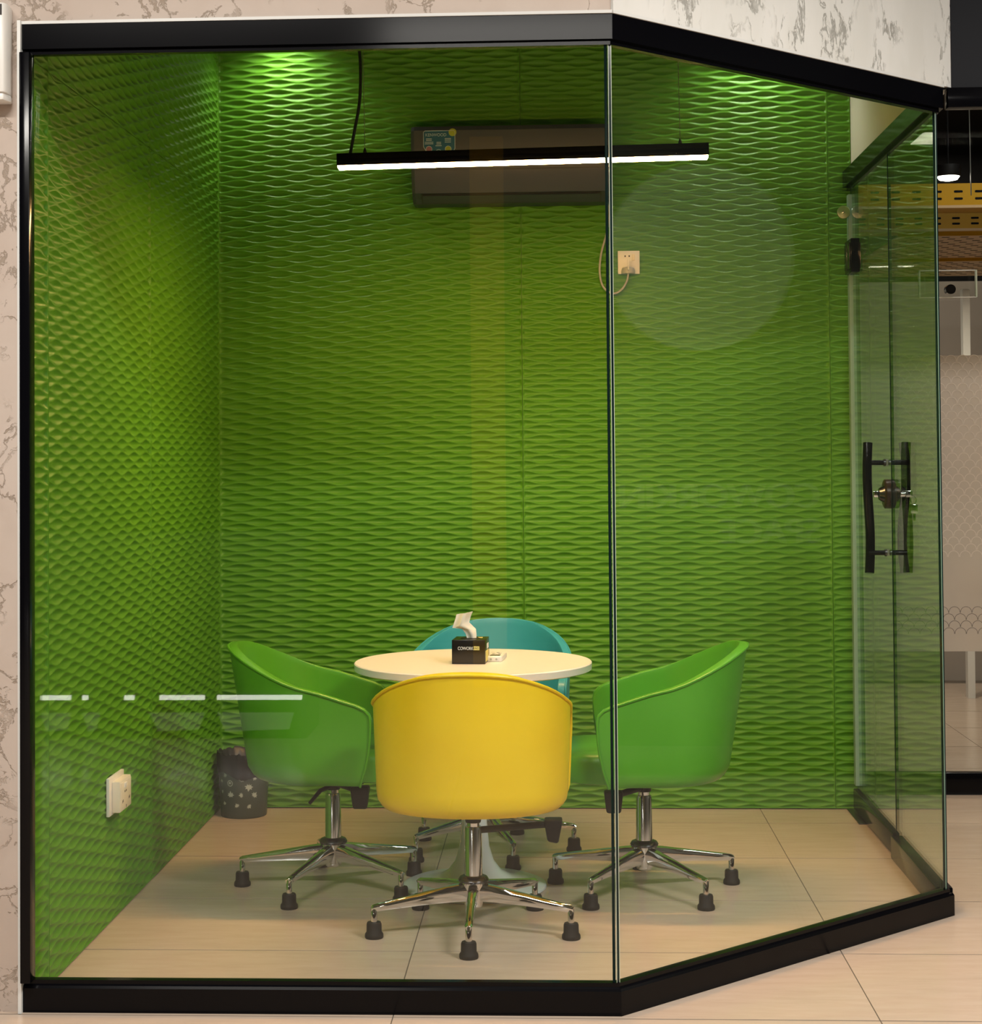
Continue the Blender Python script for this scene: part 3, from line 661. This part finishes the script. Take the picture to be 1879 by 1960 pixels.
# socket on the left wall
s2 = empty('wall_socket', (0, -1.716, .322)); tag(s2, 'white double wall socket low on the left green wall', 'socket')
MB().box(0, .010, -.089, .089, 0, .112).build('mounting_plate', 'white_plastic', s2, bevel=.0015)
MB().box(.010, .034, -.058, .078, .006, .098).build('socket_box', 'ivory_plastic', s2, bevel=.003)
MB().box(.034, .036, -.052, .072, .010, .092).build('face', 'ivory_plastic', s2, bevel=.001)
for y, z in ((-.006, .062), (.010, .062)): MB().box(.036, .0366, y-.003, y+.003, z-.003, z+.003).build('pin_hole', 'black_matte', s2)
for y, z in ((-.035, .035), (-.028, .037), (.045, .035), (.052, .037), (.010, .016)): MB().box(.036, .0366, y-.0015, y+.0015, z-.004, z+.004).build('pin_hole', 'black_matte', s2)
for y in (-.008, .008): MB().box(.036, .039, y-.005, y+.005, .072, .088).build('switch', 'white_plastic', s2, bevel=.001)

# ------------------------------------------------------------------ waste bin
bn = empty('waste_bin', (.113, -.130, 0)); tag(bn, 'dark green waste bin with leaf prints and a black bag', 'waste bin')
def br(z): return .088+.012*z/.235
MB().lathe([(0, 0), (.085, 0), (br(.003), .003), (br(.235), .235), (br(.235)-.003, .235), (.085, .01), (0, .01)], 48).build('bucket', 'bin', bn, smooth=True)
nb = 72; v = []
random.seed(4)
jit = [random.uniform(-1, 1) for _ in range(nb)]
for i in range(nb):
    a = 2*PI*i/nb; zl = .162+.012*math.sin(a*2+.6)+.006*math.sin(a*5)+.002*jit[i]
    for (dr, z) in ((.003, zl), (.0045+.001*jit[i], lerp(zl, .235, .5)), (.004+.0015*jit[(i*5) % nb], .233), (.0015+.003*jit[(i*7) % nb], .246+.006*jit[i]), (-.010, .238+.004*jit[(i*3) % nb]), (-.018, .19)):
        rr_ = br(min(z, .235))+dr; v.append((rr_*math.cos(a), rr_*math.sin(a), z))
f = [(i*6+k, ((i+1) % nb)*6+k, ((i+1) % nb)*6+k+1, i*6+k+1) for i in range(nb) for k in range(5)]
MB().add(v, f).build('bag', 'bag', bn, smooth=True, ang=60)
def on_bin(pts2, a0, z0, nm, mt='print', off=.0008):
    v = []
    for x, y in pts2:
        z = z0+y; r_ = br(z)+off; a = a0+x/r_; v.append((r_*math.cos(a), r_*math.sin(a), z))
    cx_ = sum(p[0] for p in pts2)/len(pts2); cy_ = sum(p[1] for p in pts2)/len(pts2)
    z = z0+cy_; r_ = br(z)+off; a = a0+cx_/r_; c = (r_*math.cos(a), r_*math.sin(a), z); n = len(v)
    return MB().add(v+[c], [(i, (i+1) % n, n) for i in range(n)]).build(nm, mt, bn)
def leaf(s, rot):
    P = [(0, -.55), (.08, -.2), (.45, -.42), (.38, -.12), (.85, .02), (.5, .2), (.62, .55), (.28, .42), (0, .95), (-.28, .42), (-.62, .55), (-.5, .2), (-.85, .02), (-.38, -.12), (-.45, -.42), (-.08, -.2)]
    c, q = math.cos(rot), math.sin(rot); return [((x*c-y*q)*s, (x*q+y*c)*s) for x, y in P]
for da, z, s, rt in ((-38, .163, .010, .4), (2, .150, .011, -.6), (34, .156, .010, 2.6), (20, .124, .016, 3.0), (-24, .090, .014, .1), (3, .092, .010, 1.7), (33, .088, .013, -.7), (-44, .055, .009, .2), (-8, .050, .010, .5), (20, .049, .010, -2.4), (-52, .14, .008, 0), (-50, .10, .008, 1)):
    on_bin(leaf(s*1.3, rt), R_(-88+da), z, 'leaf_print')
ring = [(.012*math.cos(i*PI/12), .012*math.sin(i*PI/12)) for i in range(24)]
bmv = []; fcs = []
for i in range(24):
    for q in (1., .78):
        x, y = ring[i][0]*q, ring[i][1]*q; z = .136+y; r_ = br(z)+.0008; a = R_(-88-25)+x/r_; bmv.append((r_*math.cos(a), r_*math.sin(a), z))
for i in range(24): fcs.append((2*i, 2*((i+1) % 24), 2*((i+1) % 24)+1, 2*i+1))
MB().add(bmv, fcs).build('round_emblem', 'print', bn)
on_bin(leaf(.008, .3), R_(-88-25), .136, 'leaf_print')

# ------------------------------------------------------------------ box on the corridor wall (top left)
eb = empty('wall_dispenser', (-.10, -2.612, 2.275)); tag(eb, 'white plastic box on the beige wall at the top left corner', 'dispenser')
MB().prism([(-.09, 0), (.070, 0), (.073, -.030), (.075, -.060), (.068, -.075), (-.09, -.075)], .018, .243).build('case', 'white_plastic', eb, bevel=.004)
MB().prism([(-.085, -.002), (.070, -.002), (.074, -.03), (.066, -.068), (-.085, -.068)], .0, .018).build('lower_lip', 'white_plastic', eb, bevel=.004)
MB().box(-.085, .0655, -.0765, -.0745, .211, .238).build('dark_panel', 'brown', eb)
for i in range(3): MB().box(.050, .057, -.0775, -.0765, .217+i*.007, .2205+i*.007).build('panel_mark', 'black_matte', eb)
MB().lathe([(.030, 0), (.028, -.002), (0, -.002)], 24).build('window_button', 'ivory_plastic', eb, smooth=True).matrix_local = Matrix.Translation((.018, -.0745, .195)) @ Matrix.Rotation(-PI/2, 4, 'X')

# ------------------------------------------------------------------ what lies beyond on the right
struct(MB().box(2.52, 4.6, -1.62, -1.57, 2.417, HT).build('trim_11', 'black', bevel=.002), 'black beam running right from the glass corner')
struct(MB().box(2.536, 4.6, -1.60, -1.56, HT, 3.3).build('wall_beam', 'navy'))
YP2 = .32
c6 = struct(MB().box(2.53, 4.6, YP2-.02, YP2+.03, 0, .088).build('trim_12', 'black', bevel=.003), 'black floor rail of the partition across the passage')
w4 = pane_box('window_4', (2.53, YP2), (4.6, YP2), .010, .08, 3.2, 'glass', inset=-.0); w4['label'] = 'glass partition with patterned film across the passage'
fl = MB().box(2.53, 4.6, YP2-.004, YP2-.0015, .575, 1.772).build('frosted_film', 'film', w4)
rg = MB(); rd = MB()
rs = .0232
def ringarc(mb, cx_, cz_, r1, r2, a0, a1, n=14):
    v = []; 
    for i in range(n+1):
        a = lerp(a0, a1, i/n)
        for r_ in (r1, r2): v.append((cx_+r_*math.cos(a), YP2-.0046, cz_+r_*math.sin(a)))
    mb.add(v, [(2*i, 2*i+1, 2*i+3, 2*i+2) for i in range(n)])
row = 0; z = 1.752
while z > .62:
    for i in range(12):
        x = 2.70+i*2*rs+(rs if row % 2 else 0)
        if z > .95: ringarc(rg, x, z, rs*.86, rs*.98, -.15, PI+.15)
        elif z < .76: ringarc(rd, x, z, rs*.92, rs*.99, -.1, PI+.1)
    z -= rs*1.22; row += 1
o_ = rg.build('film_scales', 'film_line', w4); o_['kind'] = 'stuff'
o_ = rd.build('film_outlines', 'film_dark', w4); o_['kind'] = 'stuff'
struct(MB().box(2.4, 5.6, 4.0, 4.1, 0, 2.42).build('wall_far', 'grey_wall')); struct(MB().box(2.4, 5.6, 4.02, 4.1, 2.42, 3.4).build('wall_far_void', 'dark_void'))  # upper sheet: darkness of the void above is put into its colour
struct(MB().box(2.43, 2.53, .12, 4.0, 0, 3.4).build('wall_passage', 'dark_void'))
struct(MB().box(2.4, 5.7, -1.56, 4.1, 3.3, 3.36).build('ceiling_passage', 'dark_void'))
for i, (x0_, z0_) in enumerate(((3.62, 0), (3.80, 0))):
    struct(MB().box(x0_, x0_+.04, 3.2, 3.26, 0, 2.3).build('trim_%d' % (13+i), 'white_paint'))
def tray(y, z0, z1, label):
    t = empty('cable_tray', (3.4, y, z0)); tag(t, label, 'cable tray', 'yellow cable trays over the passage')
    h = z1-z0
    MB().box(-.88, 1.2, 0, .004, 0, h).build('side_plate', 'tray_yellow', t)
    MB().box(-.88, 1.2, .004, .20, 0, .004).build('bottom_plate', 'tray_yellow', t)
    MB().box(-.88, 1.2, .196, .20, 0, h).build('side_plate', 'tray_yellow', t)
    MB().box(-.88, 1.2, -.008, 0, -.004, .008).build('bottom_lip', 'tray_tan', t)
    sl = MB().prism([(-.019, -.003), (-.016, -.005), (.016, -.005), (.019, -.003), (.019, .003), (.016, .005), (-.016, .005), (-.019, .003)], 0, .001).mesh('slot', 'dark_void')
    for i in range(20):
        for zz in (h*.36, h*.66): link('slot', sl, t, (-.83+i*.092, -.0004, zz), (PI/2, 0, 0))
    return t
tray(1.0, 2.468, 2.574, 'nearer yellow slotted cable tray, the upper one in view')
tray(1.9, 2.475, 2.566, 'farther yellow slotted cable tray, the lower one in view')
pt = empty('perforated_tray', (3.5, 1.25, 2.37)); tag(pt, 'tan perforated metal tray below the yellow cable trays', 'cable tray')
MB().box(-.6, .8, 0, 1.9, 0, .004).build('plate', 'tray_tan', pt)
MB().box(-.6, .8, -.004, .0, 0, .02).build('lip', 'tray_yellow', pt); MB().box(-.6, .8, .95, .97, -.016, .0).build('rib', 'tray_yellow', pt)
hs = MB()
for i in range(16):
    for j in range(26):
        x, y = -.56+i*.085+(.04 if j % 2 else 0), .04+j*.07
        hs.box(x, x+.035, y, y+.02, -.0006, -.0001)
o_ = hs.build('perforations', 'dark_void', pt); o_['kind'] = 'stuff'
# track spot beyond the partition
sp_ = empty('ceiling_spot', (3.10, 1.1, 2.62)); tag(sp_, 'small bright ceiling spot lamp above the yellow cable tray', 'spot lamp')
MB().lathe([(.052, 0), (.056, .012), (.056, .05), (.0, .055)], 24).build('spot_body', 'black_matte', sp_, smooth=True)
MB().lathe([(.050, -.001), (.04, -.014), (0, -.022)], 24).build('spot_lens', 'lamp', sp_, smooth=True)
MB().tube([(0, 0, .05), (0, 0, .68)], .004, 8).build('spot_stem', 'black_matte', sp_)
MB().tube([(.078, -.1, -.10), (.072, -.1, .62)], .0028, 8).build('hanging_rod', 'wire', sp_)
# clear glass bracket panel on the partition
gb = pane_box('glass_header_strip', (2.80, YP2-.06), (3.026, YP2-.06), .012, 2.004, 2.114, 'glass', inset=0.)
gb['kind'] = ''; del gb['kind']; tag(gb, 'small clear glass plate fixed on the partition across the passage', 'glass plate')
for z in (2.004, 2.113): MB().box(2.80, 3.026, YP2-.063, YP2-.044, z-.0015, z+.0015).build('bright_edge', 'white_paint', gb)  # light on the plate's edges is put in as pale bars
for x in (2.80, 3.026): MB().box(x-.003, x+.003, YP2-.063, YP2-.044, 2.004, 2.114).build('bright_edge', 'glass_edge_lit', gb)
MB().lathe([(.02, 0), (.02, .04)], 16, c=(2.92, YP2-.05, 2.035)).build('fixing_stud', 'chrome', gb, smooth=True).matrix_local = Matrix.Translation((2.92, YP2-.04, 2.035)) @ Matrix.Rotation(PI/2, 4, 'X') @ Matrix.Translation((-2.92, -YP2+.05, -2.035))

# ------------------------------------------------------------------ the corridor behind the camera (seen only as reflections)
struct(MB().box(-2.7, 5.7, -11.6, -11.5, 0, 3.4).build('wall_corridor_end', 'corridor'))
struct(MB().box(-2.7, -2.6, -11.6, -2.5, 0, 3.4).build('wall_corridor_left', 'corridor'))
struct(MB().box(5.6, 5.7, -11.6, 4.1, 0, 3.4).build('wall_corridor_right', 'corridor'))
struct(MB().box(-2.7, 5.7, -11.6, -1.56, 3.3, 3.4).build('ceiling_corridor', 'corridor'))

pil = struct(MB().box(.86, 1.06, -9.1, -8.9, 0, 3.3).build('trim_20', 'amber'), 'amber yellow pillar mirrored in the front glass')
sg = empty('wall_sign', (4.72, -2.1, 0)); tag(sg, 'sign board with a round emblem, mirrored in the slanting glass', 'sign')
MB().box(0, .03, -.75, .75, .25, 3.1).build('board', 'sign', sg)
MB().lathe([(.40, 0), (.40, .006), (0, .006)], 64).build('round_emblem', 'sign_light', sg).matrix_local = Matrix.Translation((0, -.10, 2.22)) @ Matrix.Rotation(-PI/2, 4, 'Y')
for txt, z, sz in (('COWORKING', 1.15, .15), ('SPACE', 1.00, .15)):
    stamp(txt, sz, sg, (-.004, .40, z), (PI/2, 0, -PI/2), 'sign_light')
ct = empty('prop', (-.56, -6.95, 0)); tag(ct, 'low counter with glowing strips, added for its reflection in the front glass', 'prop')  # invented object, made only for the bright marks mirrored in the pane
MB().box(-.70, .68, -.5, 0, 0, 1.0).build('prop_body', 'corridor', ct)
for x0_, x1_ in ((-.64, -.485), (-.43, -.40), (-.22, -.17), (-.045, .18), (.24, .66)):
    MB().box(x0_, x1_, 0, .008, .19, .213).build('glow_strip', 'prop_glow', ct)
for x0_, x1_, q in ((-.64, -.485, .03), (-.43, -.34, .03), (-.10, .18, .05), (.24, .62, .04)):
    MB().add([(x0_, .004, .128), (x1_, .004, .128), (x1_-q*.6, .004, .045), (x0_+q, .004, .035)], [(0, 1, 2, 3)]).build('pale_patch', 'white_paint', ct)  # pale shapes added to stand in for mirrored bright floor
